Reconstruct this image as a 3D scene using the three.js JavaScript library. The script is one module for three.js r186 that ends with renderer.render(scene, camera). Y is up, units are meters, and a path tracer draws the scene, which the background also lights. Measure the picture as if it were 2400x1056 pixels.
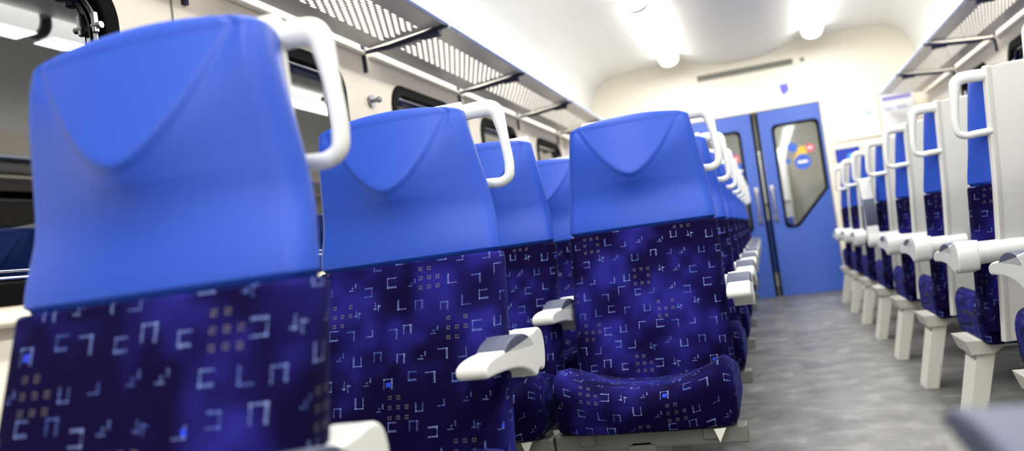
import * as THREE from 'three';
import { mergeGeometries, toCreasedNormals } from 'three/addons/utils/BufferGeometryUtils.js';
import { RoundedBoxGeometry } from 'three/addons/geometries/RoundedBoxGeometry.js';
import { RectAreaLightUniformsLib } from 'three/addons/lights/RectAreaLightUniformsLib.js';

// ------------------------------------------------------------------ camera, light, exposure
const scene = new THREE.Scene();
scene.background = new THREE.Color(0.004, 0.005, 0.007);             // night outside the windows
const renderer = new THREE.WebGLRenderer({ antialias: true });
renderer.toneMapping = THREE.LinearToneMapping;
renderer.toneMappingExposure = 1.0;
renderer.shadowMap.enabled = true;
const FOCAL = 1880;                                                  // pixels on the 2400 x 1056 frame
const camera = new THREE.PerspectiveCamera(2 * Math.atan(528 / FOCAL) * 180 / Math.PI, 2400 / 1056, 0.05, 60);
camera.position.set(0, 0.8, 0);
camera.rotation.order = 'YXZ';
camera.rotation.set(2.1089 * Math.PI / 180, 17.3296 * Math.PI / 180, -7.6954 * Math.PI / 180);
camera.focus = 2.05;
camera.userData.fStop = 2.0;
scene.add(camera);
RectAreaLightUniformsLib.init();
const LAMP_POWER = 24, LAMP_GLOW = 6;                                // area light and what the eye sees of the cover
const LAMP_RUNS = [[-8.3, -6.09], [-6.03, -3.8], [-3.74, -1.51], [-1.45, 0.78], [0.84, 3.05], [3.11, 5.32], [5.38, 7.5]];

// ------------------------------------------------------------------ helpers
const rng = (s) => () => { s |= 0; s = s + 0x6D2B79F5 | 0; let t = Math.imul(s ^ s >>> 15, 1 | s); t = t + Math.imul(t ^ t >>> 7, 61 | t) ^ t; return ((t ^ t >>> 14) >>> 0) / 4294967296; };
const used = new Map();
function numbered(name) { const n = used.get(name) ?? 0; used.set(name, n + 1); return n ? `${name}_${String(n).padStart(3, '0')}` : name; }
function tag(o, label, category, group) { o.userData.label = label; o.userData.category = category; if (group) o.userData.group = group; return o; }
function mesh(name, g, m, parent, at) {
  const o = new THREE.Mesh(g, m); o.name = parent && parent !== scene ? name : numbered(name);
  o.castShadow = o.receiveShadow = true; if (at) o.position.set(...at); (parent ?? scene).add(o); return o;
}
function struct(name, g, m, at) { const o = mesh(name, g, m, scene, at); o.userData.kind = 'structure'; return o; }
function thing(name, at = [0, 0, 0], turn = 0) { const o = new THREE.Group(); o.name = numbered(name); o.position.set(...at); o.rotation.y = turn; scene.add(o); return o; }
const sstep = (a, b, x) => { const t = Math.min(1, Math.max(0, (x - a) / (b - a))); return t * t * (3 - 2 * t); };
const lerp = (a, b, t) => a + (b - a) * t;
function moved(g, x, y, z, rx = 0, ry = 0, rz = 0) { g.applyMatrix4(new THREE.Matrix4().makeRotationFromEuler(new THREE.Euler(rx, ry, rz)).setPosition(x, y, z)); return g; }
const box = (w, h, d, x = 0, y = 0, z = 0, r = 0) => moved(r ? new RoundedBoxGeometry(w, h, d, 2, r) : new THREE.BoxGeometry(w, h, d), x, y, z);
const merge = (list) => mergeGeometries(list.map((g) => { const q = g.index ? g.toNonIndexed() : g; for (const k of Object.keys(q.attributes)) if (!['position', 'normal', 'uv'].includes(k)) q.deleteAttribute(k); return q; }));
function roundRect(w, h, r, x = 0, y = 0, P = THREE.Shape) {
  const s = new P(), a = x - w / 2, b = y - h / 2, c = x + w / 2, d = y + h / 2;
  s.moveTo(a + r, b); s.lineTo(c - r, b); s.absarc(c - r, b + r, r, -Math.PI / 2, 0, false); s.lineTo(c, d - r); s.absarc(c - r, d - r, r, 0, Math.PI / 2, false);
  s.lineTo(a + r, d); s.absarc(a + r, d - r, r, Math.PI / 2, Math.PI, false); s.lineTo(a, b + r); s.absarc(a + r, b + r, r, Math.PI, 1.5 * Math.PI, false); return s;
}
const extrude = (s, depth, bevel = 0, seg = 12) => new THREE.ExtrudeGeometry(s, { depth, steps: 1, curveSegments: seg, bevelEnabled: bevel > 0, bevelThickness: bevel, bevelSize: bevel, bevelOffset: -bevel, bevelSegments: 3 });
function creased(g, angle) { g.scale(1000, 1000, 1000); const q = toCreasedNormals(g, angle); q.scale(0.001, 0.001, 0.001); return q; }   // toCreasedNormals joins points closer than 1/100 unit
// skin over a stack of closed rings of equal length; uv in metres
function loft(rings, uvs, crease = 0.7, caps = [true, true]) {
  const n = rings[0].length, pos = [], uv = [], idx = [];
  rings.forEach((r, k) => { for (let i = 0; i <= n; i++) { pos.push(...r[i % n]); uv.push(...uvs(k, i)); } });
  for (let k = 0; k + 1 < rings.length; k++) for (let i = 0; i < n; i++) {
    const a = k * (n + 1) + i, b = a + 1, c = a + n + 1, d = c + 1; idx.push(a, b, d, a, d, c);
  }
  const cap = (k, flip) => {
    const r = rings[k], c = [0, 0, 0]; r.forEach((p) => p.forEach((v, j) => { c[j] += v / n; })); const ci = pos.length / 3; pos.push(...c); uv.push(...uvs(k, 0));
    for (let i = 0; i < n; i++) flip ? idx.push(k * (n + 1) + i + 1, k * (n + 1) + i, ci) : idx.push(k * (n + 1) + i, k * (n + 1) + i + 1, ci);
  };
  if (caps[0]) cap(0, true); if (caps[1]) cap(rings.length - 1, false);
  const g = new THREE.BufferGeometry(); g.setAttribute('position', new THREE.Float32BufferAttribute(pos, 3)); g.setAttribute('uv', new THREE.Float32BufferAttribute(uv, 2)); g.setIndex(idx);
  return creased(g, crease);
}
function tube(points, r, closed = false, seg = 64, rs = 12) { return new THREE.TubeGeometry(new THREE.CatmullRomCurve3(points.map((p) => new THREE.Vector3(...p)), closed, 'centripetal'), seg, r, rs, closed); }

// ------------------------------------------------------------------ textures
function noiseField(size, cells, seed) {                             // tileable value noise
  const r = rng(seed), g = Float32Array.from({ length: cells * cells }, () => r()), f = new Float32Array(size * size);
  for (let y = 0; y < size; y++) for (let x = 0; x < size; x++) {
    const u = x / size * cells, v = y / size * cells, i = Math.floor(u), j = Math.floor(v), a = u - i, b = v - j, s = a * a * (3 - 2 * a), t = b * b * (3 - 2 * b), i1 = (i + 1) % cells, j1 = (j + 1) % cells;
    f[y * size + x] = lerp(lerp(g[j * cells + i], g[j * cells + i1], s), lerp(g[j1 * cells + i], g[j1 * cells + i1], s), t);
  }
  return f;
}
function dataTex(size, fn, srgb = true) {
  const d = new Uint8Array(size * size * 4);
  for (let y = 0; y < size; y++) for (let x = 0; x < size; x++) { const c = fn(x, y, y * size + x), o = (y * size + x) * 4; d[o] = c[0]; d[o + 1] = c[1]; d[o + 2] = c[2]; d[o + 3] = 255; }
  const t = new THREE.DataTexture(d, size, size); t.wrapS = t.wrapT = THREE.RepeatWrapping; t.magFilter = THREE.LinearFilter; t.minFilter = THREE.LinearMipmapLinearFilter; t.generateMipmaps = true;
  if (srgb) t.colorSpace = THREE.SRGBColorSpace; t.needsUpdate = true; return t;
}
// woven moquette: navy ground with dyed purple-blue clouds, little broken squares, crosses, and grids of beige dots
const FAB = 0.5, FS = 2048;
function fabricTexture() {
  const r = rng(71), cv = document.createElement('canvas'); cv.width = cv.height = FS; const c = cv.getContext('2d'), mm = FS / FAB / 1000;
  c.fillStyle = '#000'; c.fillRect(0, 0, FS, FS);
  const wrap = (x, y, f) => { for (const ox of [-FS, 0, FS]) for (const oy of [-FS, 0, FS]) if (x + ox > -200 && x + ox < FS + 200 && y + oy > -200 && y + oy < FS + 200) f(x + ox, y + oy); };
  const bar = (x, y, w, h, col) => {                                 // a stroke of separate stitches
    const st = 1.05 * mm, nx = Math.max(1, Math.round(w / st)), ny = Math.max(1, Math.round(h / st));
    for (let i = 0; i < nx; i++) for (let j = 0; j < ny; j++) { if (r() < 0.1) continue; c.globalAlpha = 0.55 + 0.45 * r(); c.fillStyle = col; c.fillRect(x + i * w / nx, y + j * h / ny, w / nx * 0.9, h / ny * 0.9); }
    c.globalAlpha = 1;
  };
  const blues = ['#7e97e6', '#8ba6ee', '#6b86dc', '#98b0f2'];
  const N = 10, cell = FS / N;
  for (let j = 0; j < N; j++) for (let i = 0; i < N; i++) {
    const x = (i + 0.5 + (j % 2 ? 0.25 : -0.25) + (r() - 0.5) * 0.34) * cell, y = (j + 0.5 + (r() - 0.5) * 0.36) * cell, k = r(), s = (18.5 + 5 * r()) * mm, t = 2.4 * mm, col = blues[Math.floor(r() * 4)], q = Math.floor(r() * 4), blue = r() < 0.14;
    const grid = (i * 4 + j * 7) % 13 === 2;
    wrap(x, y, (X, Y) => {
      const a = X - s / 2, b = Y - s / 2;
      if (grid) {
        for (let u = -1; u <= 1; u++) for (let v = -1; v <= 1; v++) {
          if ((u + v * 3 + q) % 7 === 0) continue;
          const d = 8 * mm, e = 2.1 * mm, px = X + u * 20 * mm - d / 2, py = Y + v * 20 * mm - d / 2; bar(px, py, d, e, '#a49c86'); bar(px, py + d - e, d, e, '#a49c86'); bar(px, py, e, d, '#a49c86'); bar(px + d - e, py, e, d, '#a49c86');
        }
        return;
      }
      if (k < 0.62) {                                                // square with one or two sides missing or thin
        for (let e = 0; e < 4; e++) {
          if (e === q || (k > 0.42 && e === (q + 1) % 4)) continue; const wide = (e + q) % 3 === 0 ? 1.7 : 1;
          if (e === 0) bar(a, b, s, t * wide, col); else if (e === 1) bar(a + s - t * wide, b, t * wide, s, col); else if (e === 2) bar(a, b + s - t * wide, s, t * wide, col); else bar(a, b, t * wide, s, col);
        }
        if (blue) { c.globalAlpha = 0.9; c.fillStyle = '#3348d8'; c.fillRect(X - s * 0.22, Y - s * 0.16, s * 0.5, s * 0.45); c.globalAlpha = 1; }
      } else if (k < 0.78) {                                         // scattered dashes
        bar(a, b + s * 0.75, s * 0.6, t, col); bar(a + s * 0.7, b + s * 0.1, t * 1.4, s * 0.45, col); bar(a + s * 0.3, b + s * 0.45, t * 1.6, t * 1.6, col);
      } else if (k < 0.9) {                                          // little cross
        bar(X - s * 0.28, b, t, s * 0.8, col); bar(X + s * 0.12, b + s * 0.2, t, s * 0.8, col); bar(a, Y + s * 0.1, s * 0.5, t, col); bar(X, Y - s * 0.15, s * 0.5, t, col);
      } else { bar(a, b + s - t, s * 0.7, t, col); bar(a + s * 0.66, b + s * 0.3, t * 1.2, s * 0.7, col); if (blue) { c.fillStyle = '#2c40cc'; c.fillRect(X, Y, s * 0.34, s * 0.34); } }
    });
    }
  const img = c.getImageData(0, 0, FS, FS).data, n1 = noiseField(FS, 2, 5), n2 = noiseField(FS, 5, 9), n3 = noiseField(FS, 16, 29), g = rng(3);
  return dataTex(FS, (x, y, i) => {
    const weave = ((x >> 1) + (y >> 1)) & 1 ? 1.06 : 0.94, gr = (g() - 0.5);
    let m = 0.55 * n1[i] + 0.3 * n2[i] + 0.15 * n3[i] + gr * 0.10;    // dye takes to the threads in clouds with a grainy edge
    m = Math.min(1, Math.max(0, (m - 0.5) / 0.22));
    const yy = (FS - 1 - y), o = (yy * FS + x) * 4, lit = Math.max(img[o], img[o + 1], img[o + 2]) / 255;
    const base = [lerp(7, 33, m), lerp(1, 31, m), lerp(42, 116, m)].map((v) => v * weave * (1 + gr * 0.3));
    const k = Math.min(1, lit * 1.25);
    return [0, 1, 2].map((q) => Math.max(0, Math.min(255, lerp(base[q], img[o + q] , k))));
  });
}
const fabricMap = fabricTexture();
function weaveBump() { const g = rng(8), f = noiseField(512, 128, 4); return dataTex(512, (x, y, i) => { const v = 110 + 60 * ((((x >> 2) + (y >> 2)) & 1)) + 60 * f[i] + 25 * g(); return [v, v, v]; }, false); }
const bumpFabric = weaveBump(); bumpFabric.repeat.set(8, 8);
const fineN = noiseField(512, 96, 14), midN = noiseField(512, 24, 15), bigN = noiseField(512, 6, 16);
const grainBump = dataTex(512, (x, y, i) => { const v = 128 + 60 * (fineN[i] - 0.5) + 40 * (midN[i] - 0.5); return [v, v, v]; }, false); grainBump.repeat.set(6, 6);
const floorR = rng(41), f1 = noiseField(1024, 5, 21), f2 = noiseField(1024, 19, 22), f3 = noiseField(1024, 64, 23), f4 = noiseField(1024, 11, 24);
const floorMap = dataTex(1024, (x, y, i) => {
  const worn = sstep(0.62, 0.7, f2[i] * 0.7 + f3[i] * 0.3) * 14, dirt = -16 * sstep(0.6, 0.66, f4[i] * 0.75 + f3[i] * 0.25);
  const v = 103 + 12 * (f1[i] - 0.5) + 14 * (f2[i] - 0.5) + 9 * (f3[i] - 0.5) + worn * 0.7 + dirt * 0.6 + 16 * (floorR() - 0.5); return [v, v * 0.992, v * 0.985];
});
floorMap.repeat.set(1, 1);
const floorRough = dataTex(512, (x, y, i) => { const v = 120 + 50 * (midN[i] - 0.5) + 45 * (bigN[i] - 0.5); return [v, v, v]; }, false);

// ------------------------------------------------------------------ materials
const std = (o) => new THREE.MeshStandardMaterial(o), phys = (o) => new THREE.MeshPhysicalMaterial(o);
const M = {
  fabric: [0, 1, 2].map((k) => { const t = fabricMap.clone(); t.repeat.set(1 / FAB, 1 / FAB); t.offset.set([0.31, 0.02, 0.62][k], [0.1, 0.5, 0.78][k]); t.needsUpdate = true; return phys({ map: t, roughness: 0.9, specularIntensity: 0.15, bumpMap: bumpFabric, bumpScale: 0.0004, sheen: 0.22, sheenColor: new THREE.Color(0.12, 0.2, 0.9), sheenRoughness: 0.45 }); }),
  blue: phys({ color: '#2549ae', specularIntensity: 0.5, roughness: 0.44, bumpMap: grainBump, bumpScale: 0.0001, clearcoat: 0 }),
  white: phys({ color: '#d9dbd7', roughness: 0.38, clearcoat: 0.15, clearcoatRoughness: 0.3 }),
  shell: std({ color: '#cfcfc9', roughness: 0.5, bumpMap: grainBump, bumpScale: 0.0001 }),
  pad: phys({ color: '#4a4f63', roughness: 0.6, specularIntensity: 0.6 }),
  leg: std({ color: '#d4d3c8', roughness: 0.5 }),
  legTrim: std({ color: '#b9b8ae', roughness: 0.45 }),
  underFrame: std({ color: '#62635e', roughness: 0.5 }),  // shade under the cushions is put into this darker grey
  steel: std({ color: '#8f9096', roughness: 0.35, metalness: 0.85 }),
  dark: std({ color: '#16182c', roughness: 0.45 }),
  rackArm: std({ color: '#1c2340', roughness: 0.4, metalness: 0.2 }),
  rackPlate: std({ color: '#cfcdcb', roughness: 0.35, metalness: 0.4 }),
  rackRail: std({ color: '#c4d4f4', roughness: 0.2, metalness: 0.6 }),
  alu: std({ color: '#f2ecda', roughness: 0.35, metalness: 0.1 }),
  wall: std({ color: '#ece4d4', roughness: 0.5 }),
  ceiling: std({ color: '#eef0ee', roughness: 0.4 }),
  endWall: std({ color: '#f0eadb', roughness: 0.5 }),
  rubber: phys({ color: '#060607', roughness: 0.55, specularIntensity: 0.1 }),
  glass: phys({ color: '#2a2d30', roughness: 0.01, transmission: 1, thickness: 0, ior: 1.9 }),
  doorGlass: phys({ color: '#eceeed', roughness: 0.03, transmission: 1, thickness: 0, ior: 1.5 }),
  chrome: std({ color: '#c9cacc', roughness: 0.15, metalness: 1 }),
  door: std({ color: '#3c5eb8', roughness: 0.35 }),
  floor: std({ map: floorMap, roughnessMap: floorRough, roughness: 0.9, color: '#ffffff' }),
  lamp: std({ color: '#ffffff', roughness: 0.4, emissive: new THREE.Color(1, 0.985, 0.95), emissiveIntensity: LAMP_GLOW }),
  lampCap: std({ color: '#f4f4f2', roughness: 0.3 }),
  vent: std({ color: '#8a8b80', roughness: 0.6 }),
  paper: std({ color: '#f4f4f6', roughness: 0.3 }),
  vestibule: std({ color: '#a9a99f', roughness: 0.6 }),
};

// ------------------------------------------------------------------ the carriage body
const Z0 = -8.7, Z1 = 7.6, LEN = Z1 - Z0, WX = 1.63, T = 0.06;
{ const g = box(2 * WX + 0.2, 0.08, LEN + 2.2, 0, -0.04, (Z1 + Z0) / 2 - 1.0); const p = g.attributes.position, uv = g.attributes.uv; for (let i = 0; i < p.count; i++) uv.setXY(i, p.getX(i) / 1.3, p.getZ(i) / 1.3); struct('floor', g, M.floor); }
const WINS = [1.18, -0.11, -1.4, -2.68, -3.95, -5.23, -6.55], WINS_R = [0.945, -0.34, -1.625, -2.91, -4.195, -5.48, -6.765], WW = 0.82, WB = 0.838, WT = 1.715, WH = WT - WB, WY = (WB + WT) / 2;
for (const side of [-1, 1]) {
  const s = new THREE.Shape(); s.moveTo(Z0, 0); s.lineTo(Z1, 0); s.lineTo(Z1, 2.15); s.lineTo(Z0, 2.15); s.lineTo(Z0, 0);
  for (const z of side < 0 ? WINS : WINS_R) s.holes.push(roundRect(WW - 0.03, WH - 0.03, 0.12, z, WY, THREE.Path));
  const g = extrude(s, T); // shape x = world z
  g.applyMatrix4(new THREE.Matrix4().makeBasis(new THREE.Vector3(0, 0, 1), new THREE.Vector3(0, 1, 0), new THREE.Vector3(-1, 0, 0)));
  g.translate(side < 0 ? -WX : WX + T, 0, 0);
  struct(side < 0 ? 'wall_left' : 'wall_right', g, M.wall);
  // rounded sill ledge and skirting heater cover below it
  struct(`trim_${side < 0 ? 1 : 2}`, box(0.05, 0.032, LEN - 0.02, side * (WX - 0.02), 0.806, (Z0 + Z1) / 2, 0.014), M.wall);
  struct(side < 0 ? 'baseboard_left' : 'baseboard_right', box(0.05, 0.16, LEN - 0.02, side * (WX - 0.025), 0.08, (Z0 + Z1) / 2, 0.01), M.vent);
  // raised cover strip along the wall above the windows, with joints between the wall panels
  for (let k = 0; k < 7; k++) { const z = (side < 0 ? -2.04 : -2.27) + 2.57 * (3 - k); if (z < Z1 - 0.02 && z > Z0 + 0.02) { const j = mesh('panel_joint', box(0.006, 2.1 - 0.87, 0.006, side * (WX - 0.001), 1.49, z), M.vent, scene.getObjectByName(side < 0 ? 'wall_left' : 'wall_right')); void j; } }
}
function profilePoints() {                                           // ceiling cross-section, left to right
  const p = [[-WX, 2.15]];
  for (let k = 0; k <= 10; k++) { const a = Math.PI - k / 10 * Math.PI / 2; p.push([-1.30 + 0.33 * Math.cos(a), 2.22 + 0.36 * Math.sin(a)]); }
  p.push([-1.0, 2.592], [-0.8, 2.6], [-0.585, 2.602]);
  for (let k = 0; k <= 16; k++) { const u = -0.57 + 1.14 * k / 16, e = Math.abs(u) / 0.57; p.push([u, 2.49 + 0.112 * Math.pow(e, 2.4)]); }
  p.push([0.585, 2.602], [0.8, 2.6], [1.0, 2.592]);
  for (let k = 0; k <= 10; k++) { const a = Math.PI / 2 - k / 10 * Math.PI / 2; p.push([1.30 + 0.33 * Math.cos(a), 2.22 + 0.36 * Math.sin(a)]); }
  p.push([WX, 2.15]); return p;
}
{
  const p = profilePoints(), s = new THREE.Shape(); p.forEach(([x, y], i) => (i ? s.lineTo(x, y) : s.moveTo(x, y)));
  s.lineTo(WX + T, 2.15); s.lineTo(WX + T, 2.72); s.lineTo(-WX - T, 2.72); s.lineTo(-WX - T, 2.15); s.closePath();
  const g = creased(moved(extrude(s, LEN), 0, 0, Z0), 0.5); struct('ceiling', g, M.ceiling);
}
{
  const s = new THREE.Shape(); s.moveTo(-WX - T, 0); s.lineTo(WX + T, 0); s.lineTo(WX + T, 2.72); s.lineTo(-WX - T, 2.72); s.closePath();
  const h = new THREE.Path(); h.moveTo(-0.605, 0); h.lineTo(0.695, 0); h.lineTo(0.695, 1.935); h.lineTo(-0.605, 1.935); h.closePath(); s.holes.push(h);
  struct('wall_end', moved(extrude(s, T), 0, 0, Z0 - T), M.endWall);
  struct('wall_rear', box(2 * WX + 2 * T, 2.76, T, 0, 1.36, Z1 + T / 2), M.endWall);
  struct('door_3', merge([box(0.64, 1.92, 0.04, -0.33, 0.965, Z1 - 0.015, 0.005), box(0.64, 1.92, 0.04, 0.33, 0.965, Z1 - 0.015, 0.005)]), M.door);
}
// vestibule behind the doors
struct('wall_vestibule', merge([box(2.4, 2.3, 0.05, 0.2, 1.15, -10.5), box(0.05, 2.3, 1.74, -1.0, 1.15, -9.63), box(0.05, 2.3, 1.74, 1.4, 1.15, -9.63)]), M.vestibule);
struct('ceiling_vestibule', box(2.45, 0.05, 1.79, 0.2, 2.32, -9.655), M.vestibule);

// windows: rubber gasket, glass, inner bead, hopper bar
function buildWindow(side) {
  const w = new THREE.Group(); w.userData.kind = 'structure';
  const ring = roundRect(WW, WH, 0.13); ring.holes.push(roundRect(WW - 0.11, WH - 0.11, 0.085, 0, 0, THREE.Path));
  mesh('window_frame', moved(extrude(ring, 0.05, 0.006), 0, 0, -0.035), M.rubber, w);
  mesh('pane', box(WW - 0.1, WH - 0.1, 0.004, 0, 0, -0.02), M.glass, w);
  const bead = roundRect(WW - 0.115, WH - 0.115, 0.082); bead.holes.push(roundRect(WW - 0.135, WH - 0.135, 0.074, 0, 0, THREE.Path));
  mesh('bead', moved(extrude(bead, 0.012, 0.002), 0, 0, -0.012), M.chrome, w);
  mesh('sill_strip', merge([box(WW - 0.16, 0.008, 0.018, 0, -WH / 2 + 0.062, -0.004, 0.003), box(WW - 0.16, 0.006, 0.014, 0, -WH / 2 + 0.08, -0.006, 0.0025)]), M.chrome, w);
  const l = mesh('latch', merge([box(0.016, 0.06, 0.016, 0, 0, 0.006, 0.005), moved(new THREE.CylinderGeometry(0.009, 0.009, 0.03, 16), 0, -0.01, 0.012, Math.PI / 2)]), M.chrome, w, [side < 0 ? WW / 2 - 0.075 : -WW / 2 + 0.075, WH / 2 - 0.14, 0.0]);
  void l; return w;
}
let winNo = 0;
for (const side of [-1, 1]) {
  const proto = buildWindow(side);
  (side < 0 ? WINS : WINS_R).forEach((z, i) => { const w = i ? proto.clone() : proto; w.userData = { kind: 'structure' }; w.name = `window_${++winNo}`; w.position.set(side * (WX + 0.012), WY, z); w.rotation.y = side < 0 ? Math.PI / 2 : -Math.PI / 2; scene.add(w); });
}

// ------------------------------------------------------------------ double door in the end wall
const stickerMat = (c) => std({ color: c, roughness: 0.4 });
const doorStickers = { blue: stickerMat('#3560c8'), yellow: stickerMat('#e8b93a'), red: stickerMat('#e2596a'), white: stickerMat('#f2f2f2') };
for (const side of [-1, 1]) {
  const d = new THREE.Group(); d.name = side < 0 ? 'door_1' : 'door_2'; d.userData.kind = 'structure'; d.position.set(0.045, 0, Z0 - 0.035); scene.add(d);
  const w = 0.6, x0 = 0.038, win = (P, o) => {                       // window outline with one corner cut off
    const s = new P(), a = x0 + 0.12 - o, b = x0 + 0.575 + o, t = 1.765 + o, m = 1.05, n = 0.70 - o, q = x0 + 0.245, r = 0.06;
    const pts = [[a + r, t], [b - r, t], [b, t - r], [b, m - o * 0.3], [q + 0.02 + o * 0.5, n + 0.02], [q - 0.03, n], [a + r, n], [a, n + r], [a, t - r]];
    if (side < 0) pts.forEach((p) => { p[0] = -p[0]; });
    s.moveTo(...pts[0]); s.lineTo(...pts[1]); s.quadraticCurveTo(pts[2][0], pts[1][1], ...pts[2]); s.lineTo(...pts[3]); s.lineTo(...pts[4]); s.quadraticCurveTo((pts[4][0] + pts[5][0]) / 2, n, ...pts[5]); s.lineTo(...pts[6]); s.quadraticCurveTo(pts[7][0], n, ...pts[7]); s.lineTo(...pts[8]); s.quadraticCurveTo(pts[8][0], t, ...pts[0]); return s;
  };
  const leaf = new THREE.Shape(); const e = side * (x0 + w), f = side * x0; leaf.moveTo(f, 0.008); leaf.lineTo(e, 0.008); leaf.lineTo(e, 1.925); leaf.lineTo(f, 1.925); leaf.closePath(); leaf.holes.push(win(THREE.Path, 0));
  mesh('door_leaf', extrude(leaf, 0.035, 0.003), M.door, d);
  const gk = win(THREE.Shape, 0.004); gk.holes.push(win(THREE.Path, -0.022)); mesh('window_gasket', moved(extrude(gk, 0.012, 0.002), 0, 0, 0.03), M.rubber, d);
  mesh('pane', moved(new THREE.ShapeGeometry(win(THREE.Shape, -0.01)), 0, 0, 0.02), M.doorGlass, d);
  mesh('edge_rubber', box(0.03, 1.91, 0.03, side * 0.021, 0.965, 0.02, 0.008), M.rubber, d);
  const hx = side * 0.078; mesh('door_handle', merge([tube([[hx, 0.79, 0.04], [hx, 0.795, 0.075], [hx, 0.83, 0.085], [hx, 1.1, 0.085], [hx, 1.145, 0.075], [hx, 1.15, 0.04]], 0.012), box(0.045, 0.06, 0.012, hx, 1.13, 0.042, 0.004), box(0.045, 0.06, 0.012, hx, 0.81, 0.042, 0.004)]), M.chrome, d);
  const st = [['blue', side < 0 ? -0.29 : 0.331, 1.51, 0.05], ['yellow', side < 0 ? -0.36 : 0.39, 1.44, 0.065], ['red', side < 0 ? -0.24 : 0.497, 1.48, 0.042], ['blue', side < 0 ? -0.2 : 0.413, 1.35, 0.08], ['blue', side < 0 ? -0.42 : 0.275, 1.375, 0.025]];
  st.forEach(([c, x, y, r], i) => {
    if (i === 1) { const s = new THREE.Shape(); s.moveTo(x - r, y - r * 0.9); s.lineTo(x + r * 0.9, y - r); s.lineTo(x + r * 1.3, y + r * 0.9); s.lineTo(x + r * 0.1, y + r * 1.1); s.closePath(); mesh('sticker', moved(extrude(s, 0.0015), 0, 0, 0.023 + i * 0.0004), doorStickers[c], d).userData.label = 'yellow sticker on the door glass'; return; }
    const s = mesh('sticker', moved(new THREE.CylinderGeometry(r, r, 0.0015, 32), x, y, 0.024 + i * 0.0004, Math.PI / 2), doorStickers[c], d); s.userData.label = `${c} round sticker on the door glass`;
    if (i === 3) mesh('sticker_bar', box(r * 1.2, r * 0.3, 0.001, x, y, 0.0275), doorStickers.white, s);
    if (i === 2) mesh('sticker_bar', box(r * 1.0, r * 0.4, 0.001, x, y, 0.0265), doorStickers.white, s);
  });
}
struct('trim_3', merge([box(0.035, 1.97, 0.03, 0.72, 0.985, Z0 + 0.015, 0.006), box(0.035, 1.97, 0.03, -0.63, 0.985, Z0 + 0.015, 0.006)]), M.endWall);

// ------------------------------------------------------------------ seats
const YJ = 0.825, YT = 1.175;
const zf = (y) => (y < YJ ? 0.14 * (YJ - y) / 0.445 : -0.02 * (y - YJ) / 0.35);
const zs = (y) => (y < YJ ? lerp(-0.13, -0.03, (YJ - y) / 0.5) : lerp(-0.13, -0.155, (y - YJ) / 0.35));
const hwF = (y) => (y < YJ ? 0.228 : 0.226 - 0.043 * Math.pow((y - YJ) / 0.35, 1.3));
const hwS = (y) => (y < YJ ? lerp(0.172, 0.19, (YJ - y) / 0.5) : lerp(0.172, 0.16, (y - YJ) / 0.35));
const smin = (a, b, k) => { const h = Math.max(k - Math.abs(a - b), 0) / k; return Math.min(a, b) - h * h * k / 4; };
const YA = 0.985;
// shield-shaped facet leaning back: proud of the headrest at its lower tip, sunk into it at the top
const facetW = (h) => 0.164 * Math.pow(Math.max(0, h) / 0.19, 0.58), facetEdge = Array.from({ length: 90 }, (_, i) => { const h = 0.24 * (i / 89) ** 1.9; return [facetW(h), h]; });
function facetDistance(x, h) {
  let m = 1; const ax = Math.abs(x);
  for (let i = 0; i + 1 < facetEdge.length; i++) { const [ux, uy] = facetEdge[i], vx = facetEdge[i + 1][0] - ux, vy = facetEdge[i + 1][1] - uy, t = Math.min(1, Math.max(0, ((ax - ux) * vx + (h - uy) * vy) / (vx * vx + vy * vy))); m = Math.min(m, Math.hypot(ax - ux - t * vx, h - uy - t * vy)); }
  return h > 0 && ax < facetW(h) ? -m : m;
}
function headFront(x, y) {
  const h = y - YA, d = facetDistance(x, h), soft = 0.0045, out = soft * Math.log(1 + Math.exp(d / soft)), rise = 0.038 - 0.35 * Math.max(-0.02, h), up = sstep(0, 0.12, y - YJ);
  return zf(y) - 0.018 * up + 0.1 * 0.025 * Math.log(1 + Math.exp(h / 0.025)) - (0.5 + 0.12 * up) * x * x + (rise * Math.exp(-out / 0.042) + 0.0045 * (1 - sstep(-0.005, 0.010, d))) * up;
}
function backFront(x, y) { const e = Math.abs(x) / 0.229; return zf(y) + 0.003 - 0.42 * x * x + 0.007 * sstep(0.45, 0.8, e) * (1 - sstep(0.85, 1, e)); }
function ring(y, hw, sw, front, zback, r, nu, taper = 2.8) {
  const pts = [], n = nu;
  for (let i = 0; i <= n; i++) {
    const a = -1 + 2 * i / n, e = Math.sign(a) * (1 - Math.pow(1 - Math.abs(a), 1.25)), x = e * hw; let z = front(x, y); const over = Math.abs(x) - (hw - r); if (over > 0) z -= r - Math.sqrt(Math.max(0, r * r - over * over)); pts.push([x, y, z]);
  }
  const ze = pts[n][2], side = 12;
  for (let i = 1; i <= side; i++) { const t = i / side, q = Math.pow(t, taper); pts.push([lerp(hw, sw, q), y, lerp(ze, zback, t)]); }
  for (let i = 1; i < 8; i++) pts.push([lerp(sw, -sw, i / 8), y, zback]);
  for (let i = side; i >= 1; i--) { const t = i / side, q = Math.pow(t, taper); pts.push([-lerp(hw, sw, q), y, lerp(pts[0][2], zback, t)]); }
  return pts.reverse();
}
function ringUV(rings) {
  const len = rings.map((r) => { const l = [0]; for (let i = 1; i <= r.length; i++) { const p = r[i - 1], q = r[i % r.length]; l.push(l[i - 1] + Math.hypot(q[0] - p[0], q[2] - p[2])); } return l; });
  const n = rings[0].length, mid = n - 1 - Math.floor((n - 31) / 2); void n;
  return (k, i) => [-(len[k][i] - len[k][Math.max(0, Math.min(n, mid))]), rings[k][0][1]];
}
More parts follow.
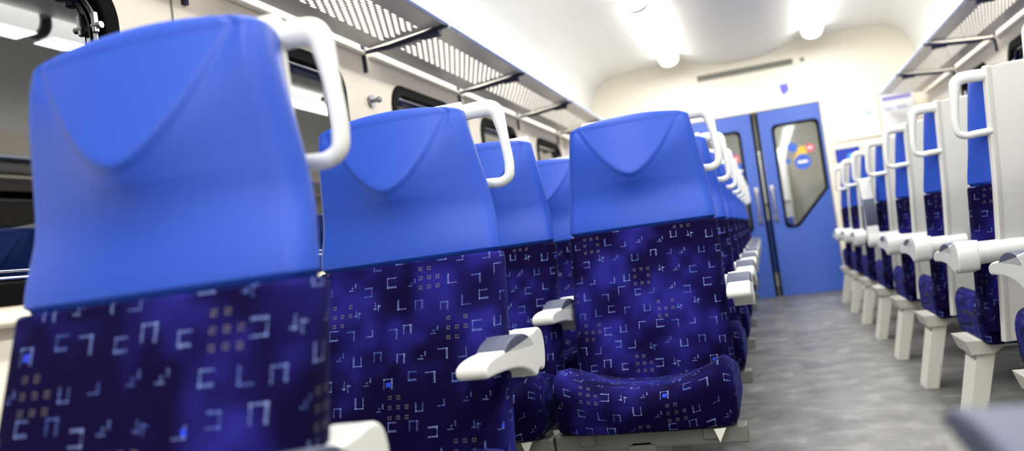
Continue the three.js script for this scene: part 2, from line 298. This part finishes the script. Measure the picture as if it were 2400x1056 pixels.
function squash(r, sx, sz, y, dy) { const c = r.reduce((a, p) => a + p[2] / r.length, 0), w = Math.max(...r.map((p) => p[0])); return r.map((p) => [p[0] * sx, y + dy * (1 - 0.5 * (p[0] / w) ** 2), c + (p[2] - c) * sz]); }
function headGeometry(lean = 0) {
  const rings = [], nv = 170, top = YT - 0.03;
  for (let k = 0; k <= nv; k++) { const y = lerp(YJ + 0.003, top, k / nv), s = k === 0 ? 0.985 : 1; const r = ring(y, hwF(y) * s, hwS(y), headFront, zs(y) + 0.008, 0.026, 180, 1.5); rings.push(k === 0 ? r.map((p) => [p[0], p[1], p[2] - (p[2] > zs(y) + 0.05 ? 0.003 : 0)]) : r); }
  rings.unshift(rings[0].map((p) => [p[0] * 0.95, YJ - 0.012, -0.065 + (p[2] + 0.065) * 0.88]));
  const last = rings[nv + 1];
  for (let k = 1; k <= 10; k++) { const a = k / 10 * Math.PI / 2 * 0.97; rings.push(squash(last, 1 - 0.22 * (1 - Math.cos(a)), Math.cos(a), top, 0.03 * Math.sin(a))); }
  for (const q of rings) for (const p of q) p[0] -= lean * Math.max(0, p[1] - YJ);
  return loft(rings, ringUV(rings), 1.15);
}
function backGeometry() {
  const rings = [], nv = 30, y0 = 0.345, y1 = YJ - 0.004;
  for (let k = 0; k <= nv; k++) { const y = lerp(y0, y1 - 0.01, k / nv); rings.push(ring(y, hwF(y), hwS(y), backFront, zs(y) + 0.008, 0.03, 96)); }
  const last = rings[nv];
  for (let k = 1; k <= 5; k++) { const a = k / 5 * Math.PI / 2; rings.push(last.map((p) => { const c = -0.05, s = 1 - 0.012 * (1 - Math.cos(a)) / 0.229; return [p[0] * s, y1 - 0.01 + 0.01 * Math.sin(a), c + (p[2] - c) * (1 - 0.1 * (1 - Math.cos(a)))]; })); }
  return loft(rings, ringUV(rings), 0.7);
}
function shellGeometry(lean = 0) {                                           // white back shell: a dished plate with a raised rim
  const rings = []; const ys = []; for (let k = 0; k <= 28; k++) ys.push(lerp(0.315, 1.178, k / 28));
  for (const y of ys) {
    const w = hwS(y) + 0.001, z = zs(y), pts = [], n = 14;
    const yy = y;
    for (let i = 0; i <= n; i++) { const x = lerp(-w, w, i / n); pts.push([x, yy, z + 0.014]); }
    pts.push([w + 0.001, yy, z + 0.006], [w - 0.002, yy, z - 0.006], [w - 0.008, yy, z - 0.012], [w - 0.016, yy, z - 0.010], [w - 0.024, yy, z - 0.005]);
    for (let i = 1; i < n; i++) { const x = lerp(w - 0.024, -w + 0.024, i / n); pts.push([x, yy, z - 0.005 - 0.004 * (1 - (x / w) ** 2)]); }
    pts.push([-w + 0.024, yy, z - 0.005], [-w + 0.016, yy, z - 0.010], [-w + 0.008, yy, z - 0.012], [-w + 0.002, yy, z - 0.006], [-w - 0.001, yy, z + 0.006]);
    rings.push(pts.reverse());
  }
  const a = rings[rings.length - 1], c = zs(1.178) + 0.004; rings.push(a.map((p) => [p[0] * 0.99, p[1] + 0.006, c + (p[2] - c) * 0.7]));
  for (const q of rings) for (const p of q) p[0] -= lean * Math.max(0, p[1] - YJ);
  return loft(rings, (k, i) => [i * 0.02, rings[k][0][1]], 0.5);
}
function cushionGeometry() {
  const rings = [], uvk = [], NX = 44, W = 0.236;
  const prof = (u) => {                                              // outline in (z, y), counted from the rear top
    const e = Math.abs(u), up = 0.055 * Math.pow(e, 2.2), fz = 0.43 - 0.035 * e * e, b = 0.302 - 0.004 * e, p = [], top = (z) => 0.395 + up * sstep(-0.05, 0.25, z) + 0.016 * sstep(0.15, 0.36, z);
    for (let i = 0; i <= 14; i++) { const z = lerp(0.02, fz - 0.055, i / 14); p.push([z, top(z)]); }
    const tz = top(fz - 0.055); for (let i = 1; i <= 8; i++) { const a = i / 8 * Math.PI / 2; p.push([fz - 0.055 + 0.055 * Math.sin(a), tz - 0.05 + 0.05 * Math.cos(a)]); }
    for (let i = 1; i <= 4; i++) p.push([fz - 0.012 * i / 4, lerp(tz - 0.05, b + 0.02, i / 4)]);
    for (let i = 1; i <= 4; i++) { const a = i / 4 * Math.PI / 2; p.push([fz - 0.012 - 0.02 * (1 - Math.cos(a)), b + 0.02 - 0.02 * Math.sin(a)]); }
    for (let i = 1; i <= 6; i++) p.push([lerp(fz - 0.032, 0.02, i / 6), b]); return p;
  };
  const len = (p) => { const l = [0]; for (let i = 1; i <= p.length; i++) { const a = p[i - 1], b = p[i % p.length]; l.push(l[i - 1] + Math.hypot(a[0] - b[0], a[1] - b[1])); } return l; };
  for (let k = 0; k <= NX; k++) { const u = -1 + 2 * k / NX; const p = prof(u); rings.push(p.map(([z, y]) => [u * (W - 0.028), y, z])); uvk.push([u * (W - 0.028), len(p)]); }
  const roundEnd = (s) => { const p = prof(1), out = []; for (let k = 1; k <= 6; k++) { const a = k / 6 * Math.PI / 2, q = 1 - 0.16 * (1 - Math.cos(a)), c = [0.2, 0.365], sy = 1 - 0.42 * (1 - Math.cos(a)); out.push([p.map(([z, y]) => [s * (W - 0.028 + 0.028 * Math.sin(a)), c[1] + (y - c[1]) * sy, c[0] + (z - c[0]) * q]), [s * (W - 0.028 + 0.03 * a), len(p)]]); } return out; };
  const L = roundEnd(-1).reverse(), Rr = roundEnd(1);
  const all = [...L.map((e) => e[0]), ...rings, ...Rr.map((e) => e[0])], uvs = [...L.map((e) => e[1]), ...uvk, ...Rr.map((e) => e[1])];
  return loft(all.map((r) => r), (k, i) => [uvs[k][0] + 0.11, 0.33 - uvs[k][1][i]], 0.8);
}
function armGeometry() {
  const s = new THREE.Shape();                                       // (z, y) side outline about the hinge
  s.moveTo(-0.038, 0.024); s.bezierCurveTo(-0.03, 0.042, -0.005, 0.047, 0.03, 0.038); s.lineTo(0.25, 0.026); s.quadraticCurveTo(0.345, 0.027, 0.357, 0.012); s.quadraticCurveTo(0.363, -0.004, 0.345, -0.009);
  s.bezierCurveTo(0.24, -0.012, 0.13, -0.016, 0.06, -0.052); s.quadraticCurveTo(0.042, -0.066, 0.022, -0.05); s.quadraticCurveTo(0.006, -0.045, -0.01, -0.054); s.quadraticCurveTo(-0.026, -0.056, -0.035, -0.034); s.bezierCurveTo(-0.045, -0.014, -0.046, 0.006, -0.038, 0.024);
  return armPlace(extrude(s, 0.05, 0.006, 16), 0.05);
}
function armPlace(g, w) { g.translate(0, 0, -w / 2); g.applyMatrix4(new THREE.Matrix4().makeBasis(new THREE.Vector3(0, 0, 1), new THREE.Vector3(0, 1, 0), new THREE.Vector3(-1, 0, 0))); return g; }
function padGeometry() {
  const s = new THREE.Shape(); s.moveTo(0.045, 0.004); s.lineTo(0.245, 0.02); s.bezierCurveTo(0.235, 0.034, 0.2, 0.046, 0.15, 0.046); s.bezierCurveTo(0.1, 0.045, 0.06, 0.034, 0.04, 0.014); s.closePath();
  return armPlace(extrude(s, 0.054, 0.004, 14), 0.054);
}
const G = { head: [0.005, 0.022, 0.055].map(headGeometry), back: backGeometry(), shell: [0.005, 0.022, 0.055].map(shellGeometry), cushion: cushionGeometry(), arm: armGeometry(), pad: padGeometry() };
G.handle = (() => {                                                  // bent tube: wide flattened top bar, rounded corners, lower bar
  const z = -0.152, p = [[0.15, 1.156, z], [0.17, 1.158, z], [0.2, 1.159, z], [0.224, 1.157, z], [0.239, 1.146, z + 0.002], [0.245, 1.12, z + 0.003], [0.251, 1.07, z + 0.004], [0.255, 1.015, z + 0.006], [0.25, 0.99, z + 0.007], [0.232, 0.98, z + 0.007], [0.2, 0.981, z + 0.007], [0.158, 0.983, z + 0.008]];
  const c = new THREE.CatmullRomCurve3(p.map((q) => new THREE.Vector3(...q)), false, 'centripetal'), n = 90, rs = 14, rings = [];
  for (let i = 0; i <= n; i++) {
    const t = i / n, o = c.getPointAt(t), d = c.getTangentAt(t), nz = new THREE.Vector3(0, 0, 1), nn = new THREE.Vector3().crossVectors(d, nz).normalize(), bz = new THREE.Vector3().crossVectors(nn, d).normalize();
    const rw = lerp(0.0195, 0.0115, sstep(0.18, 0.5, t)), r = [];
    for (let k = 0; k < rs; k++) { const a = k / rs * 2 * Math.PI, v = o.clone().addScaledVector(nn, rw * Math.cos(a)).addScaledVector(bz, 0.0125 * Math.sin(a)); r.push([v.x, v.y, v.z]); }
    rings.push(r);
  }
  return loft(rings, (k, i) => [i * 0.01, k * 0.01], 0.8);
})();
G.hinge = merge([moved(new THREE.CylinderGeometry(0.036, 0.036, 0.13, 28), 0.172, 0.61, -0.092, 0, 0, Math.PI / 2), moved(new THREE.CylinderGeometry(0.041, 0.041, 0.006, 28), 0.238, 0.61, -0.092, 0, 0, Math.PI / 2)]);
function skewBox(w, d, h, topX, topZ) { const g = new THREE.BoxGeometry(w, h, d, 1, 1, 1), p = g.attributes.position; for (let i = 0; i < p.count; i++) if (p.getY(i) > 0) { p.setX(i, p.getX(i) * 1.1 + topX); p.setZ(i, p.getZ(i) * 1.08 + topZ); } g.translate(0, h / 2, 0); g.computeVertexNormals(); return g; }
G.leg = skewBox(0.05, 0.14, 0.262, -0.06, -0.01); G.leg.translate(0.283, 0, 0.155);
G.legSeam = skewBox(0.008, 0.006, 0.262, -0.0625, -0.0); G.legSeam.translate(0.262, 0, 0.082);
G.bracket = (() => { const s = new THREE.Shape(); s.moveTo(0.20, 0.262); s.lineTo(0.268, 0.262); s.lineTo(0.285, 0.312); s.lineTo(-0.2, 0.312); s.lineTo(-0.2, 0.285); s.lineTo(0.17, 0.285); s.closePath(); return moved(extrude(s, 0.2, 0.004), 0, 0, 0.06); })();
G.underTray = box(0.4, 0.03, 0.3, 0, 0.292, 0.2, 0.006);
G.frame = merge([box(0.5, 0.045, 0.05, 0, 0.272, 0.325, 0.006), box(0.44, 0.04, 0.05, 0, 0.275, 0.06, 0.006), box(0.04, 0.03, 0.32, -0.16, 0.28, 0.2, 0.004), box(0.04, 0.03, 0.32, 0.16, 0.28, 0.2, 0.004)]);
G.post = merge([box(0.075, 0.27, 0.05, -0.02, 0.125, 0.33, 0.006), box(0.11, 0.026, 0.12, -0.02, 0.003, 0.33, 0.005), box(0.06, 0.03, 0.3, -0.02, 0.255, 0.2, 0.006)]);
G.gusset = (() => { const s = new THREE.Shape(); s.moveTo(0.17, 0.296); s.lineTo(0.2, 0.296); s.lineTo(0.182, 0.262); s.closePath(); return moved(extrude(s, 0.012, 0.001), 0, 0, 0.37); })();

function makeSeat({ handle = true, arm = true, stand = 'post', fabric = 2, armUp = false, inset = 0, drop = 0, lean = 0 }) {
  const t = new THREE.Group();
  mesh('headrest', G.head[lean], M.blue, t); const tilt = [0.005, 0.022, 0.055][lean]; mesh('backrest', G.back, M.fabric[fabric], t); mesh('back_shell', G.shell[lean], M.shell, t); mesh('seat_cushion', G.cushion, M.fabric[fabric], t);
  if (handle) mesh('grab_handle', G.handle, M.white, t, [-tilt * 0.27 - [0, 0.022, 0][lean], [0, -0.007, 0][lean], 0]);
  if (arm) {
    mesh('armrest_hinge', G.hinge, M.white, t, [-inset, -inset * 0.4 - drop, 0]);
    const a = mesh('armrest', G.arm, M.white, t, [0.271 - inset, 0.61 - inset * 0.4 - drop, -0.092]); a.rotation.x = armUp ? -Math.PI / 2 + 0.06 : stand === 'leg' ? 0.08 : 0;
    mesh('pad', G.pad, M.pad, a);
  }
  if (stand === 'leg') { const l = mesh('leg', G.leg, M.leg, t); mesh('seam', G.legSeam, M.legTrim, l); mesh('leg_bracket', G.bracket, M.legTrim, t); }
  else { mesh('support_frame', G.frame, M.underFrame, t); mesh('support_post', G.post, M.underFrame, t); mesh('gusset', G.gusset, M.leg, t); }
  return t;
}
function placeSeat(root, x, z, turn, label, group, y = 0) {
  root.name = numbered('train_seat'); root.position.set(x, y, z); root.rotation.set(0, turn, 0); root.userData = {}; tag(root, label, 'seat', group); scene.add(root); return root;
}
const ordinals = ['', 'second', 'third', 'fourth', 'fifth', 'sixth', 'seventh', 'eighth'];
placeSeat(makeSeat({ fabric: 0, inset: 0.056, drop: -0.002, lean: 1 }), -0.742, -0.803, 0, 'largest blue headrest seat, nearest the camera at the left beside the window', 'left single seats', -0.014);
placeSeat(makeSeat({ fabric: 1, inset: 0.032, lean: 2 }), -0.784, -1.64, 0, 'second blue seat from the left, its patterned back sharp behind a white armrest', 'left single seats', -0.006);
const aisleL = makeSeat({}), innerL = makeSeat({ handle: false, inset: 0.03 });
for (let k = 0; k < 8; k++) {
  const z = -2.43 - 0.77 * k;
  placeSeat(k ? aisleL.clone() : aisleL, -0.36, z, 0, k ? `${ordinals[k]} aisle seat counting from the fully visible middle seat toward the blue door` : 'blue seat in the middle of the picture with its whole patterned cushion showing', 'left aisle seats', 0.01);
  const lb = ['blue seat without a handle, half hidden between second seat and the fully visible middle seat', 'blue headrest peeking out just left of the middle seat, behind the handleless seat'][k] ?? 'inner blue seat hidden behind the left row of aisle seats';
  placeSeat(k ? innerL.clone() : innerL, -0.866, z, 0, lb, k < 2 ? 'left inner seats' : 'hidden left inner seats', 0.004);
}
const aisleR = makeSeat({ stand: 'leg' }), winR = makeSeat({ handle: false, inset: 0.03 });
for (let k = 0; k < 8; k++) {
  const z = -2.96 - 0.745 * (k - 1);
  const lb = k === 0 ? 'right seat cut by the picture edge, only its armrest, handle and cushion tip showing' : k === 1 ? 'right-hand seat with the largest white back shell and leg in the picture' : k === 4 ? 'right-hand aisle seat whose armrest is folded up showing its grey pad' : `${ordinals[k - 1]} right-hand aisle seat counting from the largest white back shell toward the door`;
  const s = k === 4 ? makeSeat({ stand: 'leg', armUp: true }) : k ? aisleR.clone() : aisleR;
  placeSeat(s, 0.862, z, Math.PI, lb, 'right aisle seats');
  placeSeat(k ? winR.clone() : winR, 1.37, z, Math.PI, 'right window seat hidden behind the white shells of the aisle seats', 'hidden right window seats');
}
const cornerSeat = makeSeat({ handle: false }); cornerSeat.getObjectByName('pad').scale.set(1.16, 1.0, 1.4);
placeSeat(cornerSeat, 0.405, -0.38, Math.PI, 'seat at the bottom right corner with only its blurred grey armrest pad in view', undefined, 0.014);

// ------------------------------------------------------------------ luggage racks
function rackSection(len) {
  const t = new THREE.Group();                                       // local: x from wall (0) to the aisle (0.42), z along the train, y 0 at the rear rail
  const W = 0.40, s = new THREE.Shape(); s.moveTo(0.03, 0.012); s.lineTo(W, 0.012); s.lineTo(W, len - 0.012); s.lineTo(0.03, len - 0.012); s.closePath();
  const P = 0.07, sl = 0.04, sw = 0.0075;
  for (let i = 0; i < 17; i++) { const x = 0.13 + i * 0.0106; for (let j = -1; j < len / P + 1; j++) { const z = j * P + (i * 0.0268) % P; if (z < 0.06 || z + sl > len - 0.06) continue; const h = new THREE.Path(); h.moveTo(x, z); h.lineTo(x + sw, z); h.lineTo(x + sw, z + sl); h.lineTo(x, z + sl); h.closePath(); s.holes.push(h); } }
  const g = extrude(s, 0.002); g.applyMatrix4(new THREE.Matrix4().makeBasis(new THREE.Vector3(1, 0, 0), new THREE.Vector3(0, 0, 1), new THREE.Vector3(0, 1, 0)));
  const ix = g.attributes.position; for (let i = 0; i < ix.count; i++) { const x = ix.getX(i); ix.setY(i, ix.getY(i) + 0.035 * (x / W) ** 1.5); }
  const gi = g; flip(gi); mesh('perforated_plate', creased(gi, 0.5), M.rackPlate, t);
  mesh('front_rail', moved(new THREE.CylinderGeometry(0.013, 0.013, len - 0.01, 16), W + 0.01, 0.04, len / 2, Math.PI / 2), M.rackRail, t);
  mesh('rear_rail', box(0.022, 0.02, len - 0.026, 0.0, -0.014, len / 2, 0.007), M.alu, t);
  const a = new THREE.Shape(); a.moveTo(-0.012, -0.012); a.lineTo(0.12, -0.014); a.lineTo(0.3, 0.004); a.lineTo(W + 0.022, 0.028); a.lineTo(W + 0.022, 0.05); a.lineTo(0.3, 0.026); a.lineTo(0.12, 0.006); a.lineTo(-0.012, 0.002); a.closePath();
  const arm = merge([moved(extrude(a, 0.018, 0.003), 0, -0.004, -0.009), box(0.02, 0.14, 0.022, -0.008, -0.03, 0, 0.004), box(0.10, 0.03, 0.03, 0.33, 0.005, 0, 0.006)]);
  mesh('bracket', arm, M.rackArm, t);
  return t;
}
function flip(g) { if (g.index) { const a = g.index.array; for (let i = 0; i < a.length; i += 3) { const q = a[i]; a[i] = a[i + 1]; a[i + 1] = q; } } else { for (const k of ['position', 'normal', 'uv']) { const at = g.attributes[k], n = at.itemSize, a = at.array; for (let i = 0; i < at.count; i += 3) for (let c = 0; c < n; c++) { const q = a[i * n + c]; a[i * n + c] = a[(i + 1) * n + c]; a[(i + 1) * n + c] = q; } } } }
{
  const L = 1.2, proto = rackSection(L - 0.034), zsL = [-8.1, -6.9, -5.7, -4.5, -3.3, -2.1, -0.9], zsR = [-8.45, -7.25, -6.05, -4.85, -3.65];
  let first = true;
  for (const [side, list] of [[-1, zsL], [1, zsR]]) list.forEach((z, i) => {
    const r = first ? proto : proto.clone(); first = false; r.name = numbered('luggage_rack'); scene.add(r); r.userData = {};
    if (side < 0) r.position.set(-WX + 0.012, 1.815, z); else { r.position.set(WX - 0.012, 1.815, z + L - 0.034); r.rotation.y = Math.PI; }
    const where = side < 0 ? 'left' : 'right';
    const lb = side < 0
      ? ['luggage rack section above the left windows that meets the end wall', 'second luggage rack section from the end wall on the left side', 'third luggage rack section from the end wall on the left side', 'left luggage rack section in the middle, seen above the second seat', 'left luggage rack section with fine perforations right after the dark navy arm', 'nearest left luggage rack section with wide bright slots, at the top edge', 'left luggage rack section over the largest seat, above the picture'][i]
      : ['luggage rack section on the right that meets the end wall', 'second luggage rack section from the end wall on the right side', 'third luggage rack section from the end wall on the right side', 'right luggage rack section running out of the top right corner', 'right luggage rack section beyond the top right corner of the picture'][i];
    tag(r, lb, 'luggage rack', `luggage racks along the ${where} wall`);
  });
}

// ------------------------------------------------------------------ ceiling lamps
for (const side of [-1, 1]) LAMP_RUNS.forEach(([z0, z1], i) => {
  const len = z1 - z0, t = thing('ceiling_lamp', [side * 0.69, 2.6, (z0 + z1) / 2]);
  const s = new THREE.Shape(); s.moveTo(-0.092, 0.0); s.lineTo(-0.092, -0.03); s.bezierCurveTo(-0.09, -0.085, -0.05, -0.108, 0, -0.108); s.bezierCurveTo(0.05, -0.108, 0.09, -0.085, 0.092, -0.03); s.lineTo(0.092, 0); s.closePath();
  mesh('lamp_cover', creased(moved(extrude(s, len - 0.03), 0, 0, -len / 2 + 0.015), 0.6), M.lamp, t);
  const c = new THREE.Shape(); c.moveTo(-0.096, 0.0); c.lineTo(-0.096, -0.03); c.bezierCurveTo(-0.094, -0.088, -0.052, -0.112, 0, -0.112); c.bezierCurveTo(0.052, -0.112, 0.094, -0.088, 0.096, -0.03); c.lineTo(0.096, 0); c.closePath();
  for (const e of [-1, 1]) mesh('end_cap', moved(extrude(c, 0.012, 0.002), 0, 0, e > 0 ? len / 2 - 0.013 : -len / 2 + 0.001), e > 0 ? M.steel : M.lampCap, t);
  tag(t, `${i === 0 ? 'glowing white ceiling lamp ending at the end wall' : i === 1 ? 'glowing white ceiling lamp next to the one by the end wall' : ['', '', 'third', 'fourth', 'fifth', 'sixth', 'seventh'][i] + ' ceiling lamp from the end wall, above the picture'}, in the ${side < 0 ? 'left' : 'right'} row`, 'lamp', `${side < 0 ? 'left' : 'right'} row of ceiling lamps`);
  const l = new THREE.RectAreaLight(new THREE.Color(1, 0.985, 0.95), LAMP_POWER, 0.17, len - 0.06); l.position.set(side * 0.69, 2.6 - 0.116, (z0 + z1) / 2); l.rotation.x = -Math.PI / 2; scene.add(l);
});
{ // vestibule lamp
  const t = tag(thing('ceiling_lamp', [0.25, 2.29, -9.5]), 'small lamp behind the door glass in the vestibule', 'lamp'); mesh('lamp_cover', moved(new THREE.CylinderGeometry(0.1, 0.13, 0.05, 28), 0, -0.01, 0), M.lamp, t); mesh('rim', moved(new THREE.TorusGeometry(0.135, 0.012, 10, 32), 0, 0.005, 0, Math.PI / 2), M.steel, t);
  const l = new THREE.RectAreaLight(new THREE.Color(1, 0.98, 0.94), 190, 0.2, 0.2); l.position.set(0.25, 2.25, -9.5); l.rotation.x = -Math.PI / 2; scene.add(l);
}

// ------------------------------------------------------------------ fittings on the end wall
{
  const t = tag(thing('wall_vent', [0.02, 2.38, Z0 + 0.012]), 'long narrow grey vent grille on the end wall above the blue doors', 'vent');
  mesh('vent_frame', (() => { const s = roundRect(0.96, 0.058, 0.006); s.holes.push(roundRect(0.94, 0.04, 0.004, 0, 0, THREE.Path)); return moved(extrude(s, 0.014, 0.002), 0, 0, -0.008); })(), M.vent, t);
  mesh('vent_back', box(0.945, 0.045, 0.004, 0, 0, -0.008), M.vent, t);
  for (let k = 0; k < 4; k++) mesh('slat', moved(box(0.94, 0.009, 0.003), 0, -0.015 + k * 0.01, 0, 0.5), M.vent, t);
}
{ const t = tag(thing('smoke_detector', [0.593, 2.38, Z0 + 0.01]), 'small round grey detector on the end wall right of the vent grille', 'detector'); mesh('housing', moved(new THREE.CylinderGeometry(0.018, 0.024, 0.02, 24), 0, 0, 0, Math.PI / 2), M.vent, t); }
{
  const t = tag(thing('shield_sign', [0.382, 2.12, Z0 + 0.004]), 'small blue shield sign on the end wall above the right door leaf', 'sign');
  const s = new THREE.Shape(); s.moveTo(-0.04, 0.048); s.lineTo(0.04, 0.048); s.lineTo(0.042, -0.02); s.quadraticCurveTo(0.02, -0.05, -0.012, -0.064); s.quadraticCurveTo(-0.04, -0.03, -0.04, 0.048); mesh('plate', moved(extrude(s, 0.005, 0.001), 0, 0, -0.003), std({ color: '#5a5be0', roughness: 0.4 }), t);
}
function printed(w, h, draw, W = 512) { const cv = document.createElement('canvas'); cv.width = W; cv.height = Math.round(W * h / w); const c = cv.getContext('2d'); draw(c, cv.width, cv.height); const t = new THREE.CanvasTexture(cv); t.colorSpace = THREE.SRGBColorSpace; return std({ map: t, roughness: 0.35 }); }
function poster(name, x, y, w, h, draw, label, category, frame) {
  const t = tag(thing(name, [x, y, Z0 + 0.006]), label, category); mesh('sheet', moved(new THREE.PlaneGeometry(w, h), 0, 0, 0.0045), printed(w, h, draw), t); mesh('backing', box(w, h, 0.008), M.paper, t);
  if (frame) { const s = roundRect(w + 0.03, h + 0.03, 0.01); s.holes.push(roundRect(w - 0.01, h - 0.01, 0.006, 0, 0, THREE.Path)); mesh('poster_frame', moved(extrude(s, 0.012, 0.002), 0, 0, -0.004), M.endWall, t); }
}
poster('notice_sheet', 1.0, 1.715, 0.42, 0.42, (c, W, H) => {
  const r = rng(12); c.fillStyle = '#f6f7f9'; c.fillRect(0, 0, W, H); c.strokeStyle = '#dfe2e8'; c.lineWidth = 5;
  for (let k = 0; k < 8; k++) { c.beginPath(); let x = W * (0.15 + 0.7 * r()), y = H * 0.12; c.moveTo(x, y); for (let q = 0; q < 5; q++) { x += (r() - 0.5) * W * 0.2; y += H * 0.15; c.lineTo(x, y); } c.stroke(); }
  c.fillStyle = '#d6dae0'; for (let k = 0; k < 40; k++) c.fillRect(W * (0.1 + 0.75 * r()), H * (0.12 + 0.7 * r()), 10 + 22 * r(), 5);
  c.fillStyle = '#8ec2f4'; c.beginPath(); c.arc(W * 0.82, H * 0.47, W * 0.045, 0, 7); c.fill();
}, 'large pale line-map sheet with one light blue dot, right of the blue doors', 'poster', true);
poster('notice_sheet', 1.4, 1.72, 0.3, 0.4, (c, W, H) => {
  c.fillStyle = '#eeeef2'; c.fillRect(0, 0, W, H); c.fillStyle = '#8a86cc'; c.fillRect(W * 0.06, H * 0.16, W * 0.88, H * 0.1); c.fillStyle = '#b9bfe0'; c.fillRect(W * 0.06, H * 0.44, W * 0.28, H * 0.05); c.fillRect(W * 0.48, H * 0.42, W * 0.3, H * 0.08); c.fillStyle = '#e2a08c'; c.fillRect(0, 0, W * 0.06, H * 0.05);
  c.fillStyle = '#d2d4dd'; for (let k = 0; k < 6; k++) c.fillRect(W * 0.08, H * (0.58 + 0.06 * k), W * (0.55 + 0.05 * (k % 3)), H * 0.018);
}, 'notice sheet with a purple heading band under the right luggage rack', 'poster', false);
poster('information_sign', 0.885, 1.345, 0.24, 0.15, (c, W, H) => { c.fillStyle = '#1438b4'; c.fillRect(0, 0, W, H); c.fillStyle = '#4aa0f0'; c.beginPath(); c.arc(W * 0.62, H * 0.66, W * 0.17, 0, 7); c.fill(); }, 'small dark blue sign with a light blue disc below the pale map sheet', 'sign', true);
// white equipment cabinet seen through the door glass
{ const t = tag(thing('equipment_cabinet', [0.18, 0, -10.1]), 'white cabinet standing behind the door glass in the vestibule', 'cabinet'); mesh('cabinet_body', box(0.34, 1.62, 0.4, 0, 0.81, 0, 0.03), M.white, t); mesh('cabinet_door', box(0.28, 0.5, 0.015, 0, 1.25, 0.205, 0.006), M.paper, t); mesh('panel', box(0.3, 0.62, 0.012, 0, 0.5, 0.204, 0.005), M.door, t); }
// coat hook between the windows
{ const t = tag(thing('coat_hook', [-WX + 0.008, 1.585, -3.316]), 'small round grey coat hook on the wall between two left windows', 'hook'); mesh('plate', moved(new THREE.CylinderGeometry(0.026, 0.03, 0.014, 24), 0, 0, 0, 0, 0, Math.PI / 2), M.steel, t); mesh('peg', merge([moved(new THREE.CylinderGeometry(0.008, 0.01, 0.03, 20), 0.02, 0, 0, 0, 0, Math.PI / 2), moved(new THREE.SphereGeometry(0.015, 20, 14), 0.036, 0, 0)]), M.steel, t); }

renderer.render(scene, camera);
